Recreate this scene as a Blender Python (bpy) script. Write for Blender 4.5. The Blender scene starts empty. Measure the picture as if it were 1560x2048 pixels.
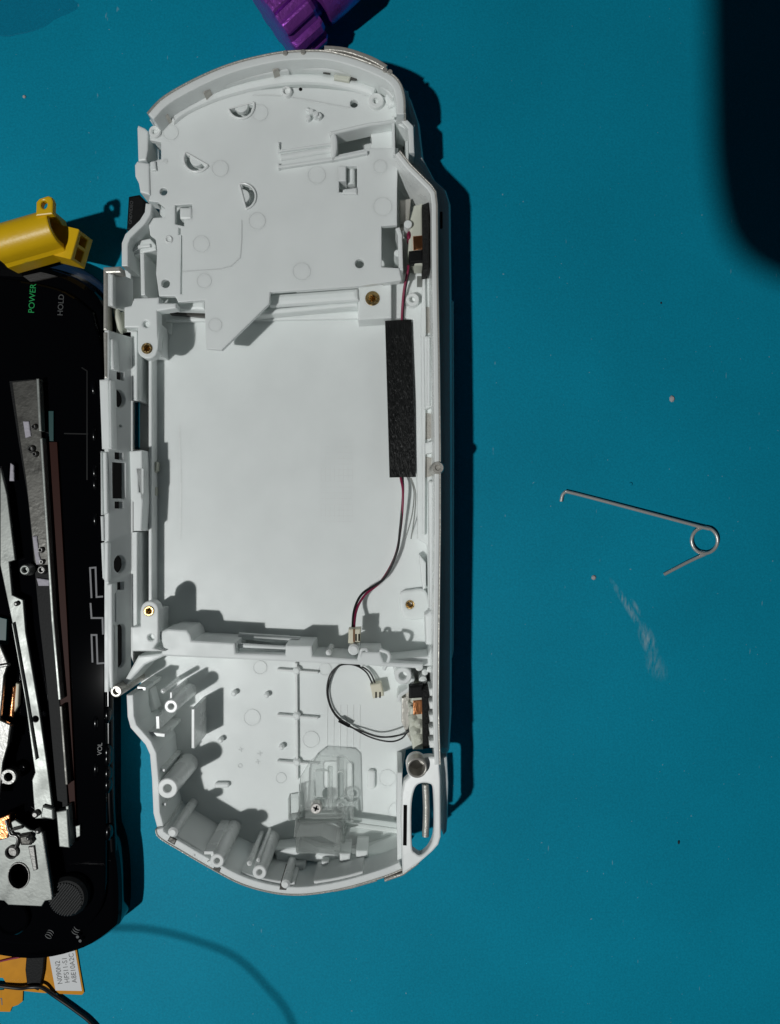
import bpy, bmesh, math, random
from mathutils import Vector, Matrix
random.seed(7)
S = 0.001                      # everything below is written in millimetres
CAM_H = 157.0                  # camera height over the mat
F = 1400.0                     # focal length in photograph pixels (1560 x 2048)
LAMP = (-258.0, -160.0, 550.0)
scene = bpy.context.scene
col = scene.collection

# ------------------------------------------------------------------ camera, world, lamp, exposure
cam = bpy.data.cameras.new('camera')
cam.sensor_fit = 'VERTICAL'; cam.sensor_height = 24.0; cam.lens = 24.0 * F / 2048.0
cam.clip_start = 0.002; cam.clip_end = 20.0
camo = bpy.data.objects.new('camera', cam); col.objects.link(camo)
camo.location = (0, 0, CAM_H * S); camo.rotation_euler = (0, 0, 0)
scene.camera = camo
world = bpy.data.worlds.new('World'); scene.world = world; world.use_nodes = True
bg = world.node_tree.nodes['Background']
bg.inputs[0].default_value = (0.55, 0.75, 1.0, 1); bg.inputs[1].default_value = 0.020
lamp = bpy.data.lights.new('desk_lamp_light', 'SPOT')
lamp.energy = 9.0; lamp.color = (0.98, 1.0, 0.985); lamp.shadow_soft_size = 9.0 * S
lamp.spot_size = math.radians(74); lamp.spot_blend = 0.9
lampo = bpy.data.objects.new('desk_lamp_light', lamp); col.objects.link(lampo)
lampo.location = [c * S for c in LAMP]
aim = Vector((-10, -45, 0))
lampo.rotation_euler = (aim - Vector(LAMP)).to_track_quat('-Z', 'Y').to_euler()
scene.view_settings.view_transform = 'Standard'; scene.view_settings.look = 'None'
scene.view_settings.exposure = 0.0; scene.view_settings.gamma = 1.0
scene.render.engine = 'CYCLES'
scene.cycles.max_bounces = 10; scene.cycles.diffuse_bounces = 8; scene.cycles.transmission_bounces = 8
scene.cycles.use_denoising = True
scene.cycles.sample_clamp_indirect = 6.0

# ------------------------------------------------------------------ materials
def mat(name, base, rough=0.4, metal=0.0, spec=0.5, trans=0.0, ior=1.45, var=0.0, vscale=300, bump=0.0, bscale=900,
        bdist=0.0002, coat=0.0, aniso=None, rvar=0.0, sss=0.0):
    m = bpy.data.materials.new(name); m.use_nodes = True
    nt = m.node_tree; b = nt.nodes['Principled BSDF']
    b.inputs['Base Color'].default_value = (*base, 1); b.inputs['Roughness'].default_value = rough
    b.inputs['Metallic'].default_value = metal; b.inputs['Specular IOR Level'].default_value = spec
    b.inputs['Transmission Weight'].default_value = trans; b.inputs['IOR'].default_value = ior
    b.inputs['Coat Weight'].default_value = coat; b.inputs['Coat Roughness'].default_value = 0.05
    if sss: b.inputs['Subsurface Weight'].default_value = sss; b.inputs['Subsurface Radius'].default_value = (1, 1, 1); b.inputs['Subsurface Scale'].default_value = 0.0016
    tc = nt.nodes.new('ShaderNodeTexCoord')
    src = tc.outputs['Object']
    if aniso:
        mp = nt.nodes.new('ShaderNodeMapping'); mp.inputs['Scale'].default_value = aniso; mp.inputs['Rotation'].default_value = (0, 0, math.radians(38) if 'tape' in name else 0)
        nt.links.new(src, mp.inputs['Vector']); src = mp.outputs['Vector']
    def noise(sc, det=4):
        n = nt.nodes.new('ShaderNodeTexNoise'); n.inputs['Scale'].default_value = sc; n.inputs['Detail'].default_value = det
        nt.links.new(src, n.inputs['Vector']); return n
    if var:
        n = noise(vscale); r = nt.nodes.new('ShaderNodeMapRange')
        r.inputs['From Min'].default_value = 0.3; r.inputs['From Max'].default_value = 0.7
        r.inputs['To Min'].default_value = 1 - var; r.inputs['To Max'].default_value = 1 + var
        nt.links.new(n.outputs['Fac'], r.inputs['Value'])
        mx = nt.nodes.new('ShaderNodeVectorMath'); mx.operation = 'SCALE'; mx.inputs[0].default_value = base
        nt.links.new(r.outputs['Result'], mx.inputs['Scale']); nt.links.new(mx.outputs['Vector'], b.inputs['Base Color'])
    if rvar:
        n = noise(vscale * 1.7); r = nt.nodes.new('ShaderNodeMapRange')
        r.inputs['From Min'].default_value = 0.3; r.inputs['From Max'].default_value = 0.7
        r.inputs['To Min'].default_value = max(0.03, rough - rvar); r.inputs['To Max'].default_value = min(1, rough + rvar)
        nt.links.new(n.outputs['Fac'], r.inputs['Value']); nt.links.new(r.outputs['Result'], b.inputs['Roughness'])
    if bump:
        n = noise(bscale, 3); bp = nt.nodes.new('ShaderNodeBump')
        bp.inputs['Strength'].default_value = bump; bp.inputs['Distance'].default_value = bdist
        nt.links.new(n.outputs['Fac'], bp.inputs['Height']); nt.links.new(bp.outputs['Normal'], b.inputs['Normal'])
    return m

M = {}
M['white'] = mat('white_plastic', (0.835, 0.868, 0.858), 0.40, spec=0.34, sss=0.4, var=0.025, vscale=120, bump=0.10, bscale=2500, bdist=0.00006, rvar=0.08)
M['white_gloss'] = mat('glossy_white_plastic', (0.84, 0.86, 0.85), 0.28, spec=0.6, var=0.02, vscale=120, bump=0.15, bscale=700, bdist=0.00008, rvar=0.06)
M['natural'] = mat('natural_nylon', (0.62, 0.63, 0.54), 0.45, sss=0.15, bump=0.2, bscale=1200)
M['ivory'] = mat('ivory_plug_plastic', (0.72, 0.68, 0.54), 0.45, bump=0.2, bscale=1500)
M['trim'] = mat('silver_grey_trim', (0.50, 0.48, 0.44), 0.36, metal=0.45, var=0.08, vscale=900, bump=0.3, bscale=2600, bdist=0.0002)
M['brass'] = mat('knurled_brass', (0.55, 0.38, 0.17), 0.26, metal=1.0, bump=0.5, bscale=3000)
M['steel'] = mat('bright_steel', (0.19, 0.187, 0.18), 0.34, metal=0.85, var=0.06, vscale=900, bump=0.12, bscale=2500, rvar=0.08)
M['spring_steel'] = mat('spring_steel', (0.66, 0.63, 0.60), 0.35, metal=0.55, bump=0.2, bscale=2500)
M['dull_steel'] = mat('brushed_plated_steel', (0.27, 0.283, 0.268), 0.40, metal=0.5, var=0.06, vscale=150, bump=0.08, bscale=1600, rvar=0.12)
M['dark_steel'] = mat('dull_dark_steel', (0.085, 0.083, 0.076), 0.40, metal=0.6, var=0.2, vscale=120, bump=0.3, bscale=900, rvar=0.12)
M['black_gloss'] = mat('black_gloss_plastic', (0.0014, 0.0015, 0.0020), 0.035, spec=0.22)
M['black_edge'] = mat('black_edge_gloss', (0.0014, 0.0015, 0.0020), 0.2, spec=0.5)
M['black_matte'] = mat('black_plastic', (0.004, 0.0045, 0.005), 0.6, spec=0.25, bump=0.3, bscale=2000)
M['foam'] = mat('black_foam', (0.006, 0.006, 0.006), 0.75, bump=1.0, bscale=2200, bdist=0.0006)
M['tape'] = mat('black_cloth_tape', (0.006, 0.0065, 0.0065), 0.36, spec=0.3, bump=0.9, bscale=1500, bdist=0.0004, aniso=(2.0, 0.45, 1), rvar=0.1)
M['copper'] = mat('copper_foil', (0.72, 0.30, 0.13), 0.28, metal=1.0, bump=0.5, bscale=1500)
M['red_wire'] = mat('crimson_wire', (0.23, 0.012, 0.055), 0.4)
M['black_wire'] = mat('black_wire', (0.010, 0.010, 0.011), 0.4)
M['grey_wire'] = mat('dark_grey_wire', (0.016, 0.015, 0.016), 0.45)
def clear_plastic(name, tint, haze):
    m = bpy.data.materials.new(name); m.use_nodes = True; nt = m.node_tree; p = nt.nodes['Principled BSDF']
    p.inputs['Base Color'].default_value = (0.90, 0.92, 0.91, 1); p.inputs['Roughness'].default_value = 0.12; p.inputs['Specular IOR Level'].default_value = 0.8
    n = nt.nodes.new('ShaderNodeTexNoise'); n.inputs['Scale'].default_value = 500; b = nt.nodes.new('ShaderNodeBump'); b.inputs['Strength'].default_value = .35; b.inputs['Distance'].default_value = .0003
    tc = nt.nodes.new('ShaderNodeTexCoord'); nt.links.new(tc.outputs['Object'], n.inputs['Vector']); nt.links.new(n.outputs['Fac'], b.inputs['Height']); nt.links.new(b.outputs['Normal'], p.inputs['Normal'])
    t = nt.nodes.new('ShaderNodeBsdfTransparent'); t.inputs[0].default_value = (*tint, 1)
    lw = nt.nodes.new('ShaderNodeFresnel'); lw.inputs['IOR'].default_value = 1.5
    ad = nt.nodes.new('ShaderNodeMath'); ad.operation = 'ADD'; ad.inputs[1].default_value = haze; ad.use_clamp = True; nt.links.new(lw.outputs[0], ad.inputs[0])
    x = nt.nodes.new('ShaderNodeMixShader'); nt.links.new(ad.outputs[0], x.inputs[0]); nt.links.new(t.outputs[0], x.inputs[1]); nt.links.new(p.outputs[0], x.inputs[2])
    nt.links.new(x.outputs[0], nt.nodes['Material Output'].inputs['Surface']); return m
M['clear'] = clear_plastic('clear_polycarbonate', (0.97, 0.98, 0.975), 0.07)
M['frost'] = clear_plastic('frosted_clear_plastic', (0.965, 0.975, 0.97), 0.16)
M['purple'] = mat('anodised_purple', (0.34, 0.08, 0.50), 0.32, metal=0.65, bump=0.35, bscale=1400, bdist=0.0003, aniso=(1, 1, 1), rvar=0.1)
M['blue_tube'] = mat('dark_blue_translucent', (0.012, 0.035, 0.08), 0.15, trans=0.35)
M['yellow'] = mat('yellow_plastic', (0.72, 0.44, 0.006), 0.38, var=0.04, vscale=200, bump=0.15, bscale=1500)
M['yellow_in'] = mat('brown_yellow_socket', (0.16, 0.06, 0.008), 0.5)
M['orange'] = mat('orange_polyimide', (0.62, 0.26, 0.008), 0.32, var=0.08, vscale=400)
M['paper'] = mat('white_label_paper', (0.66, 0.67, 0.68), 0.6)
M['ink'] = mat('grey_ink', (0.16, 0.16, 0.16), 0.6)
M['green_ink'] = mat('green_print', (0.006, 0.30, 0.075), 0.45)
M['grey_ink'] = mat('light_grey_print', (0.075, 0.078, 0.08), 0.45)
M['silver_ink'] = mat('silver_print', (0.20, 0.20, 0.212), 0.5, spec=0.25)
M['maroon'] = mat('maroon_film_edge', (0.032, 0.009, 0.006), 0.5, spec=0.1)
M['ridge'] = mat('ridge_grey', (0.02, 0.021, 0.022), 0.4)
M['groove'] = mat('groove_dark', (0.006, 0.006, 0.0065), 0.5, spec=0.2)
M['pcb'] = mat('dark_green_board', (0.004, 0.05, 0.05), 0.4)
M['solder'] = mat('grey_lilac_residue', (0.42, 0.40, 0.45), 0.6, bump=0.8, bscale=900, bdist=0.0005)
M['crumb'] = mat('pale_crumb', (0.45, 0.42, 0.42), 0.7)
M['dark_crumb'] = mat('dark_speck', (0.01, 0.02, 0.03), 0.7)
def patch():
    m = bpy.data.materials.new('blue_tinted_patch'); m.use_nodes = True; nt = m.node_tree; nt.nodes.remove(nt.nodes['Principled BSDF'])
    t = nt.nodes.new('ShaderNodeBsdfTransparent'); t.inputs[0].default_value = (0.945, 0.96, 0.975, 1); g = nt.nodes.new('ShaderNodeBsdfGlossy'); g.inputs['Roughness'].default_value = 0.2
    x = nt.nodes.new('ShaderNodeMixShader'); x.inputs[0].default_value = 0.03
    nt.links.new(t.outputs[0], x.inputs[1]); nt.links.new(g.outputs[0], x.inputs[2]); nt.links.new(x.outputs[0], nt.nodes['Material Output'].inputs['Surface'])
    return m
M['tint_patch'] = patch()
M['mark'] = mat('black_speck', (0.008, 0.008, 0.008), 0.9, spec=0.0)  # flat black shared by specks, slots and the added dark sheet behind the ports

def mat_surface():
    m = bpy.data.materials.new('teal_silicone_mat'); m.use_nodes = True
    nt = m.node_tree; L = nt.links; N = nt.nodes; b = N['Principled BSDF']
    b.inputs['Roughness'].default_value = 0.55; b.inputs['Specular IOR Level'].default_value = 0.10
    tc = N.new('ShaderNodeTexCoord')
    def noise(sc, det, vec=None):
        n = N.new('ShaderNodeTexNoise'); n.inputs['Scale'].default_value = sc; n.inputs['Detail'].default_value = det
        L.new(vec or tc.outputs['Object'], n.inputs['Vector']); return n.outputs['Fac']
    def math_(op, a, c=None, v=None):
        q = N.new('ShaderNodeMath'); q.operation = op; L.new(a, q.inputs[0])
        if c is not None: L.new(c, q.inputs[1])
        if v is not None: q.inputs[1].default_value = v
        return q.outputs[0]
    def rng(x, a, c, d, e):
        q = N.new('ShaderNodeMapRange'); L.new(x, q.inputs['Value'])
        for k, v in zip(('From Min', 'From Max', 'To Min', 'To Max'), (a, c, d, e)): q.inputs[k].default_value = v
        return q.outputs['Result']
    fine = rng(noise(2400, 4), .3, .7, .90, 1.10); broad = rng(noise(26, 5), .3, .7, .93, 1.07)
    sc = math_('MULTIPLY', fine, broad)
    vm = N.new('ShaderNodeVectorMath'); vm.operation = 'SCALE'; vm.inputs[0].default_value = (0.003, 0.266, 0.405)
    L.new(sc, vm.inputs['Scale'])
    # a pale rubbed smear with its own ragged shape, and thin scattered scratches
    def blob(cx, cy, rot, sx, sy):
        mp = N.new('ShaderNodeMapping'); mp.vector_type = 'TEXTURE'
        mp.inputs['Location'].default_value = (cx, cy, 0); mp.inputs['Rotation'].default_value = (0, 0, math.radians(rot)); mp.inputs['Scale'].default_value = (sx, sy, 1)
        L.new(tc.outputs['Object'], mp.inputs['Vector'])
        fl = N.new('ShaderNodeVectorMath'); fl.operation = 'MULTIPLY'; fl.inputs[1].default_value = (1, 1, 0); L.new(mp.outputs['Vector'], fl.inputs[0])
        ln = N.new('ShaderNodeVectorMath'); ln.operation = 'LENGTH'; L.new(fl.outputs['Vector'], ln.inputs[0])
        return rng(ln.outputs['Value'], 0.0, 1.0, 1.0, 0.0)
    streak = N.new('ShaderNodeMapping'); streak.inputs['Rotation'].default_value = (0, 0, math.radians(-30)); streak.inputs['Scale'].default_value = (1700, 380, 1)
    L.new(tc.outputs['Object'], streak.inputs['Vector'])
    ragged = rng(noise(1.0, 6, streak.outputs['Vector']), .40, .66, 0, 1)
    fall = math_('MAXIMUM', math_('MAXIMUM', blob(.0535, -.0215, 32, .0009, .0085), blob(.0578, -.0288, 22, .0019, .0048)), math_('MULTIPLY', blob(.0596, -.0345, 30, .0024, .0042), v=.5))
    fall = math_('MAXIMUM', fall, math_('MULTIPLY', blob(.0553, -.0215, 30, .0006, .0028), v=.7))
    smear = math_('MULTIPLY', fall, ragged)
    ms = N.new('ShaderNodeMapping'); ms.inputs['Rotation'].default_value = (0, 0, math.radians(-28)); ms.inputs['Scale'].default_value = (900, 190, 1)
    L.new(tc.outputs['Object'], ms.inputs['Vector'])
    scr = rng(noise(1.0, 2, ms.outputs['Vector']), .745, .79, 0, .42)
    dust = rng(noise(1300, 2), .765, .80, 0, .5)
    tot = math_('MAXIMUM', math_('MAXIMUM', math_('MULTIPLY', smear, v=.85), scr), dust)
    mx = N.new('ShaderNodeMix'); mx.data_type = 'RGBA'
    L.new(tot, mx.inputs['Factor']); L.new(vm.outputs['Vector'], mx.inputs[6]); mx.inputs[7].default_value = (0.36, 0.50, 0.56, 1)
    L.new(mx.outputs[2], b.inputs['Base Color'])
    bp = N.new('ShaderNodeBump'); bp.inputs['Strength'].default_value = 0.22; bp.inputs['Distance'].default_value = 0.00012
    L.new(noise(2200, 3), bp.inputs['Height']); L.new(bp.outputs['Normal'], b.inputs['Normal'])
    return m
M['mat'] = mat_surface()

# ------------------------------------------------------------------ geometry helpers (mm; photograph pixels are turned into points at a real height)
def U(px, py, z): k = (CAM_H - z) / F; return ((px - 780) * k, (1024 - py) * k)
def mm(px, z): return px * (CAM_H - z) / F
def smooth(pts, closed=False, n=6):
    out = []; L = len(pts)
    for i in range(L if closed else L - 1):
        p = [Vector(pts[(i + k) % L] if closed else pts[min(max(i + k, 0), L - 1)]) for k in (-1, 0, 1, 2)]
        for j in range(n):
            t = j / n
            out.append(tuple(0.5 * ((2 * p[1]) + (p[2] - p[0]) * t + (2 * p[0] - 5 * p[1] + 4 * p[2] - p[3]) * t * t + (3 * p[1] - p[0] - 3 * p[2] + p[3]) * t ** 3)))
    if not closed: out.append(tuple(pts[-1]))
    return out
def circ(x, y, r, n=28, ry=None): return [(x + r * math.cos(2 * math.pi * i / n), y + (ry or r) * math.sin(2 * math.pi * i / n)) for i in range(n)]
def rect(x0, y0, x1, y1): return [(x0, y0), (x1, y0), (x1, y1), (x0, y1)]
def rrect(x0, y0, x1, y1, r, n=6):
    o = []
    for cx, cy, a in ((x1 - r, y1 - r, 0), (x0 + r, y1 - r, 90), (x0 + r, y0 + r, 180), (x1 - r, y0 + r, 270)):
        for i in range(n + 1):
            t = math.radians(a + 90 * i / n); o.append((cx + r * math.cos(t), cy + r * math.sin(t)))
    return o
WORLD = {}
def link(name, verts, faces, material, parent=None, smooth_angle=19):
    c = Vector((0, 0, 0))
    lo = Vector([min(v[i] for v in verts) for i in range(3)]); hi = Vector([max(v[i] for v in verts) for i in range(3)])
    c = Vector(((lo.x + hi.x) / 2, (lo.y + hi.y) / 2, lo.z))
    me = bpy.data.meshes.new(name)
    me.from_pydata([(Vector(v) - c) * S for v in verts], [], faces)
    bm = bmesh.new(); bm.from_mesh(me); bmesh.ops.remove_doubles(bm, verts=bm.verts, dist=1e-6)
    bmesh.ops.recalc_face_normals(bm, faces=bm.faces); bm.to_mesh(me); bm.free()
    me.shade_smooth(); me.set_sharp_from_angle(angle=math.radians(smooth_angle))
    me.materials.append(M[material])
    o = bpy.data.objects.new(name, me); col.objects.link(o)
    WORLD[o.name] = c
    if parent is not None: o.parent = parent; o.location = (c - WORLD[parent.name]) * S
    else: o.location = c * S
    return o
def thing(name, label, cat, loc, group=None):
    o = bpy.data.objects.new(name, None); col.objects.link(o); o.empty_display_size = 0.005
    o.location = Vector(loc) * S; WORLD[o.name] = Vector(loc)
    return tag(o, label, cat, group)
def tag(o, label=None, cat=None, group=None, kind=None):
    if label: o['label'] = label
    if cat: o['category'] = cat
    if group: o['group'] = group
    if kind: o['kind'] = kind
    return o
def shape(loops, t, bev=0.0):
    """filled 2-D outline (first loop) with holes, extruded to thickness t (mm), edges rounded by bev; z runs 0..t"""
    cu = bpy.data.curves.new('tmp', 'CURVE'); cu.dimensions = '2D'; cu.fill_mode = 'BOTH'
    for lp in loops:
        sp = cu.splines.new('POLY'); sp.points.add(len(lp) - 1)
        for q, p in zip(sp.points, lp): q.co = (p[0], p[1], 0, 1)
        sp.use_cyclic_u = True
    bev = min(bev, t * 0.45)
    cu.extrude = t / 2 - bev; cu.bevel_depth = bev; cu.bevel_resolution = 1; cu.offset = -bev
    ob = bpy.data.objects.new('tmp', cu); col.objects.link(ob)
    me = bpy.data.meshes.new_from_object(ob.evaluated_get(bpy.context.evaluated_depsgraph_get()))
    v = [(p.co.x, p.co.y, p.co.z + t / 2) for p in me.vertices]; f = [tuple(p.vertices) for p in me.polygons]
    bpy.data.objects.remove(ob); bpy.data.curves.remove(cu); bpy.data.meshes.remove(me)
    return v, f
def prism(name, pts, z0, z1, material, parent=None, holes=(), bev=0.2, zr=None, tilt=None):
    zr = z1 if zr is None else zr
    v, f = shape([[U(x, y, zr) for x, y in lp] for lp in [pts] + list(holes)], z1 - z0, bev)
    v = [(x, y, z + z0) for x, y, z in v]
    if tilt: v = [(x, y, z + tilt(x, y)) for x, y, z in v]
    return link(name, v, f, material, parent)
def offs(pts, w, closed=False):
    """polyline offset sideways by w (mm)"""
    o = []; n = len(pts)
    for i in range(n):
        a = Vector(pts[i - 1] if (i or closed) else pts[0]); b = Vector(pts[i]); c = Vector(pts[(i + 1) % n] if (i < n - 1 or closed) else pts[-1])
        d1 = (b - a); d2 = (c - b)
        if d1.length < 1e-6: d1 = d2
        if d2.length < 1e-6: d2 = d1
        n1 = Vector((-d1.y, d1.x)).normalized(); n2 = Vector((-d2.y, d2.x)).normalized()
        m = (n1 + n2)
        if m.length < 1e-4: m = n1
        m.normalize(); k = w / max(0.35, m.dot(n1)); o.append(tuple(b + m * k))
    return o
def bar(name, pts, w, z0, z1, material, parent=None, side=0, bev=0.2, zr=None):
    """wall along a pixel polyline; side -1/0/1 puts the thickness left, centred or right of it"""
    zr = z1 if zr is None else zr
    p = [U(x, y, zr) for x, y in pts]
    a, b = {0: (w / 2, -w / 2), 1: (w, 0), -1: (0, -w)}[side]
    lp = offs(p, a) + offs(p, b)[::-1]
    v, f = shape([lp], z1 - z0, bev)
    return link(name, [(x, y, z + z0) for x, y, z in v], f, material, parent)
def lathe(name, px, py, zr, prof, material, parent=None, n=32, axis=None, sc=(1, 1)):
    cx, cy = U(px, py, zr); v = []; f = []; k = len(prof)
    for i in range(n):
        a = 2 * math.pi * i / n
        for r, z in prof: v.append((cx + sc[0] * r * math.cos(a), cy + sc[1] * r * math.sin(a), z))
    for i in range(n):
        for j in range(k - 1):
            f.append((i * k + j, ((i + 1) % n) * k + j, ((i + 1) % n) * k + j + 1, i * k + j + 1))
    return link(name, v, f, material, parent)
def boss(px, py, R, r, z0, z1, parent, name='screw_boss', material='white_gloss', depth=4.0):
    R = mm(R, z1); r = mm(r, z1); b = 0.18
    return lathe(name, px, py, z1, [(R + 0.25, z0), (R, z1 - b), (R - b, z1), (r + b, z1), (r, z1 - b), (r, z1 - depth), (0, z1 - depth)], material, parent)
def disc(name, px, py, R, z0, z1, material, parent, b=0.08, sc=(1, 1)):
    R = mm(R, z1); return lathe(name, px, py, z1, [(R, z0), (R, z1 - b), (R - b, z1), (0, z1)], material, parent, sc=sc)
def ringmark(px, py, R, z, parent, w=0.14, h=0.07):
    R = mm(R, z)
    return lathe('ejector_mark', px, py, z, [(R, z - .05), (R, z + h), (R - w, z + h), (R - w - .05, z + h * .35), (0, z + h * .35)], 'white', parent)
def insert(px, py, R, r, z, parent):
    R = mm(R, z); r = mm(r, z)
    o = lathe('brass_insert', px, py, z, [(R, z - 1), (R, z + .12), (R - .12, z + .2), (r + .25, z + .2), (r, z - .1), (r, z - 2.5), (0, z - 2.5)], 'brass', parent)
    v = o.data.vertices
    return o
def tube(name, pts, r, material, parent=None, n=8, sub=8, flat=1.0, px=True):
    """round wire through (px,py,z) points"""
    p = [(*U(x, y, z), z) for x, y, z in pts] if px else pts
    p = [Vector(q) for q in (smooth(p, n=sub) if sub > 1 else p)]
    v = []; f = []; up = Vector((0, 0, 1))
    for i, q in enumerate(p):
        d = (p[min(i + 1, len(p) - 1)] - p[max(i - 1, 0)]).normalized()
        s = d.cross(up); s = s.normalized() if s.length > 1e-3 else Vector((1, 0, 0)); t = s.cross(d).normalized()
        for j in range(n):
            a = 2 * math.pi * j / n; v.append(tuple(q + s * math.cos(a) * r + t * math.sin(a) * r * flat))
    for i in range(len(p) - 1):
        for j in range(n): f.append((i * n + j, i * n + (j + 1) % n, (i + 1) * n + (j + 1) % n, (i + 1) * n + j))
    f.append(tuple(range(n))[::-1]); f.append(tuple((len(p) - 1) * n + j for j in range(n)))
    return link(name, v, f, material, parent, smooth_angle=62)
def vwall(name, X, z0, z1, y0, y1, t, material, parent, holes=(), bev=0.15):
    """upright wall in the plane X = const (thickness t towards -X); y and holes given in pixels seen at height z"""
    Y = lambda py, z: (1024 - py) * (CAM_H - z) / F
    loops = [[(Y(y1, z1), z0), (Y(y0, z1), z0), (Y(y0, z1), z1), (Y(y1, z1), z1)]]
    for kind, py, zc, hy, hz in holes:
        yc = Y(py, zc); hy = mm(hy, zc)
        if kind == 'o': loops.append(circ(yc, zc, hy, 22, hz))
        elif kind == 's': loops.append(rrect(yc - hy, zc - hz, yc + hy, zc + hz, min(hy, hz) * .95))
        else: loops.append(rect(yc - hy, zc - hz, yc + hy, zc + hz))
    v, f = shape(loops, t, bev)
    return link(name, [(X - t + z, x, y) for x, y, z in v], f, material, parent)
def text(name, s, px, py, z, size_px, rot, material, parent, thick=0.02, sx=1.0):
    cu = bpy.data.curves.new('tmp', 'FONT'); cu.body = s; cu.size = mm(size_px, z); cu.extrude = thick; cu.align_x = 'CENTER'; cu.align_y = 'CENTER'
    ob = bpy.data.objects.new('tmp', cu); col.objects.link(ob)
    me = bpy.data.meshes.new_from_object(ob.evaluated_get(bpy.context.evaluated_depsgraph_get()))
    R = Matrix.Rotation(math.radians(rot), 2); cx, cy = U(px, py, z); v = []
    for p in me.vertices:
        q = R @ Vector((p.co.x * sx, p.co.y)); v.append((cx + q.x, cy + q.y, z + p.co.z))
    f = [tuple(p.vertices) for p in me.polygons]
    bpy.data.objects.remove(ob); bpy.data.curves.remove(cu); bpy.data.meshes.remove(me)
    return link(name, v, f, material, parent)

# ------------------------------------------------------------------ the setting: the mat
v, f = shape([rrect(-330, -300, 330, 300, 12)], 2.0, 0.5)
o = link('work_mat', [(x, y, z - 2.0) for x, y, z in v], f, 'mat'); tag(o, 'teal silicone work mat with pale smear and scratches', 'work mat', kind='structure')

# ------------------------------------------------------------------ white rear shell
RIM = 17.0; PL = 12.0; FL = 2.0
sh = thing('console_rear_shell', 'white plastic rear shell of a handheld console, opened and emptied, lying on the teal mat', 'console shell', (0, 0, 0))
top_arc = smooth([(296, 228), (330, 194), (400, 155), (470, 127), (550, 108), (610, 103), (660, 105), (720, 121), (775, 145), (798, 166), (807, 195), (808, 228)], n=5)
bot_arc = smooth([(804, 1744), (770, 1758), (700, 1779), (640, 1791), (590, 1795), (540, 1790), (480, 1773), (420, 1742), (360, 1707), (316, 1680), (309, 1664)], n=5)
right_w = [(798, 302), (820, 330), (862, 372), (870, 384), (873, 410), (874, 560), (877, 720), (879, 900), (879, 1060), (877, 1220), (875, 1400), (877, 1480), (879, 1530)]
bl_w = [(312, 1660), (304, 1630), (301, 1560), (297, 1512), (288, 1492), (258, 1458), (252, 1436), (250, 1392)]
tl_w = [(243, 532), (243, 486), (250, 468), (279, 440), (289, 424), (291, 406)]
# floor and outer skin
floor_out = ([(x, y) for x, y in smooth([(312, 300), (330, 255), (420, 205), (520, 180), (600, 176), (680, 180), (750, 200), (800, 245), (812, 300)], n=4)]
    + [(835, 370), (868, 420), (871, 800), (871, 1200), (869, 1380), (862, 1490), (812, 1500), (803, 1560), (803, 1640), (803, 1700)]
    + smooth([(803, 1700), (720, 1722), (600, 1728), (520, 1712), (440, 1672), (365, 1622)], n=4)
    + [(350, 1590), (336, 1500), (300, 1430), (290, 1390), (256, 1300), (252, 620), (280, 520), (300, 470), (318, 430)])
prism('floor', floor_out, 0.4, FL, 'white', sh, bev=0.3, holes=[rect(266, 803, 278, 898)])
skin = [(808, 190), (822, 215), (838, 262), (846, 330), (868, 372), (890, 392), (899, 420), (901, 600), (902, 900), (902, 1200), (901, 1420), (897, 1490), (888, 1510), (872, 1515), (868, 1390), (868, 500), (850, 400), (812, 340), (806, 250), (800, 200)]
prism('outer_skin', skin, 0.4, 10.0, 'white', sh, bev=1.6, zr=6.0)
prism('outer_skin', [(903, 600), (907, 604), (908, 900), (907, 1300), (904, 1316), (896, 1300), (896, 620)], 1.0, 5.0, 'white', sh, bev=0.8, zr=4)
prism('outer_skin', [(880, 1500), (893, 1498), (896, 1560), (894, 1630), (892, 1656), (886, 1664), (880, 1650)], 10.5, 14.0, 'white', sh, bev=.6, zr=12)
prism('vent_slot', rrect(880, 424, 885, 458, 2.5), 13.0, 13.2, 'black_matte', sh, bev=0, zr=13)
# rim walls and trim
def run(name, pts, w, z0, z1, m, side, **k): return bar(name, pts, w, z0, z1, m, sh, side=side, **k)
run('rim_wall', top_arc, 1.5, FL, RIM, 'white', -1)
run('trim_strip', top_arc, 0.4, 10.5, RIM + .12, 'trim', 1, zr=RIM)
arc_in = smooth([(318, 236), (350, 209), (410, 178), (480, 152), (560, 135), (620, 131), (680, 137), (735, 152), (772, 172), (790, 192)], n=4)
def piece(a, b): return arc_in[a:b]
run('inner_lip', piece(0, 9), 1.5, FL, 14.2, 'white', 0, bev=.4); run('inner_lip', piece(10, 18), 1.5, FL, 14.2, 'white', 0, bev=.4); run('inner_lip', piece(19, 37), 1.2, FL, 14.2, 'white', 0, bev=.4)
arc_in2 = smooth([(340, 238), (370, 215), (430, 188), (500, 168), (570, 156), (640, 156), (700, 166), (750, 182)], n=4)
run('inner_slope', arc_in2, 2.0, FL, 12.9, 'white', 0, bev=.8)
for q in ([(392, 158), (404, 152), (420, 178), (408, 188)], [(538, 113), (551, 110), (558, 138), (546, 144)], [(312, 212), (323, 204), (336, 228), (320, 238)]): prism('catch_notch', q, 8, 14.9, 'trim', sh, bev=.3)
for q in ([(340, 1672), (354, 1680), (349, 1691), (334, 1682)], [(430, 1730), (443, 1736), (438, 1747), (424, 1741)], [(561, 1766), (575, 1767), (573, 1781), (558, 1780)]): prism('catch_notch', q, 8, 15.86, 'dark_steel', sh, bev=.2)
run('rim_wall', bot_arc, 1.4, FL, 15.8, 'white', -1, zr=RIM)
run('trim_strip', bot_arc, 0.35, 10.0, 15.9, 'trim', 1, zr=RIM)
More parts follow.
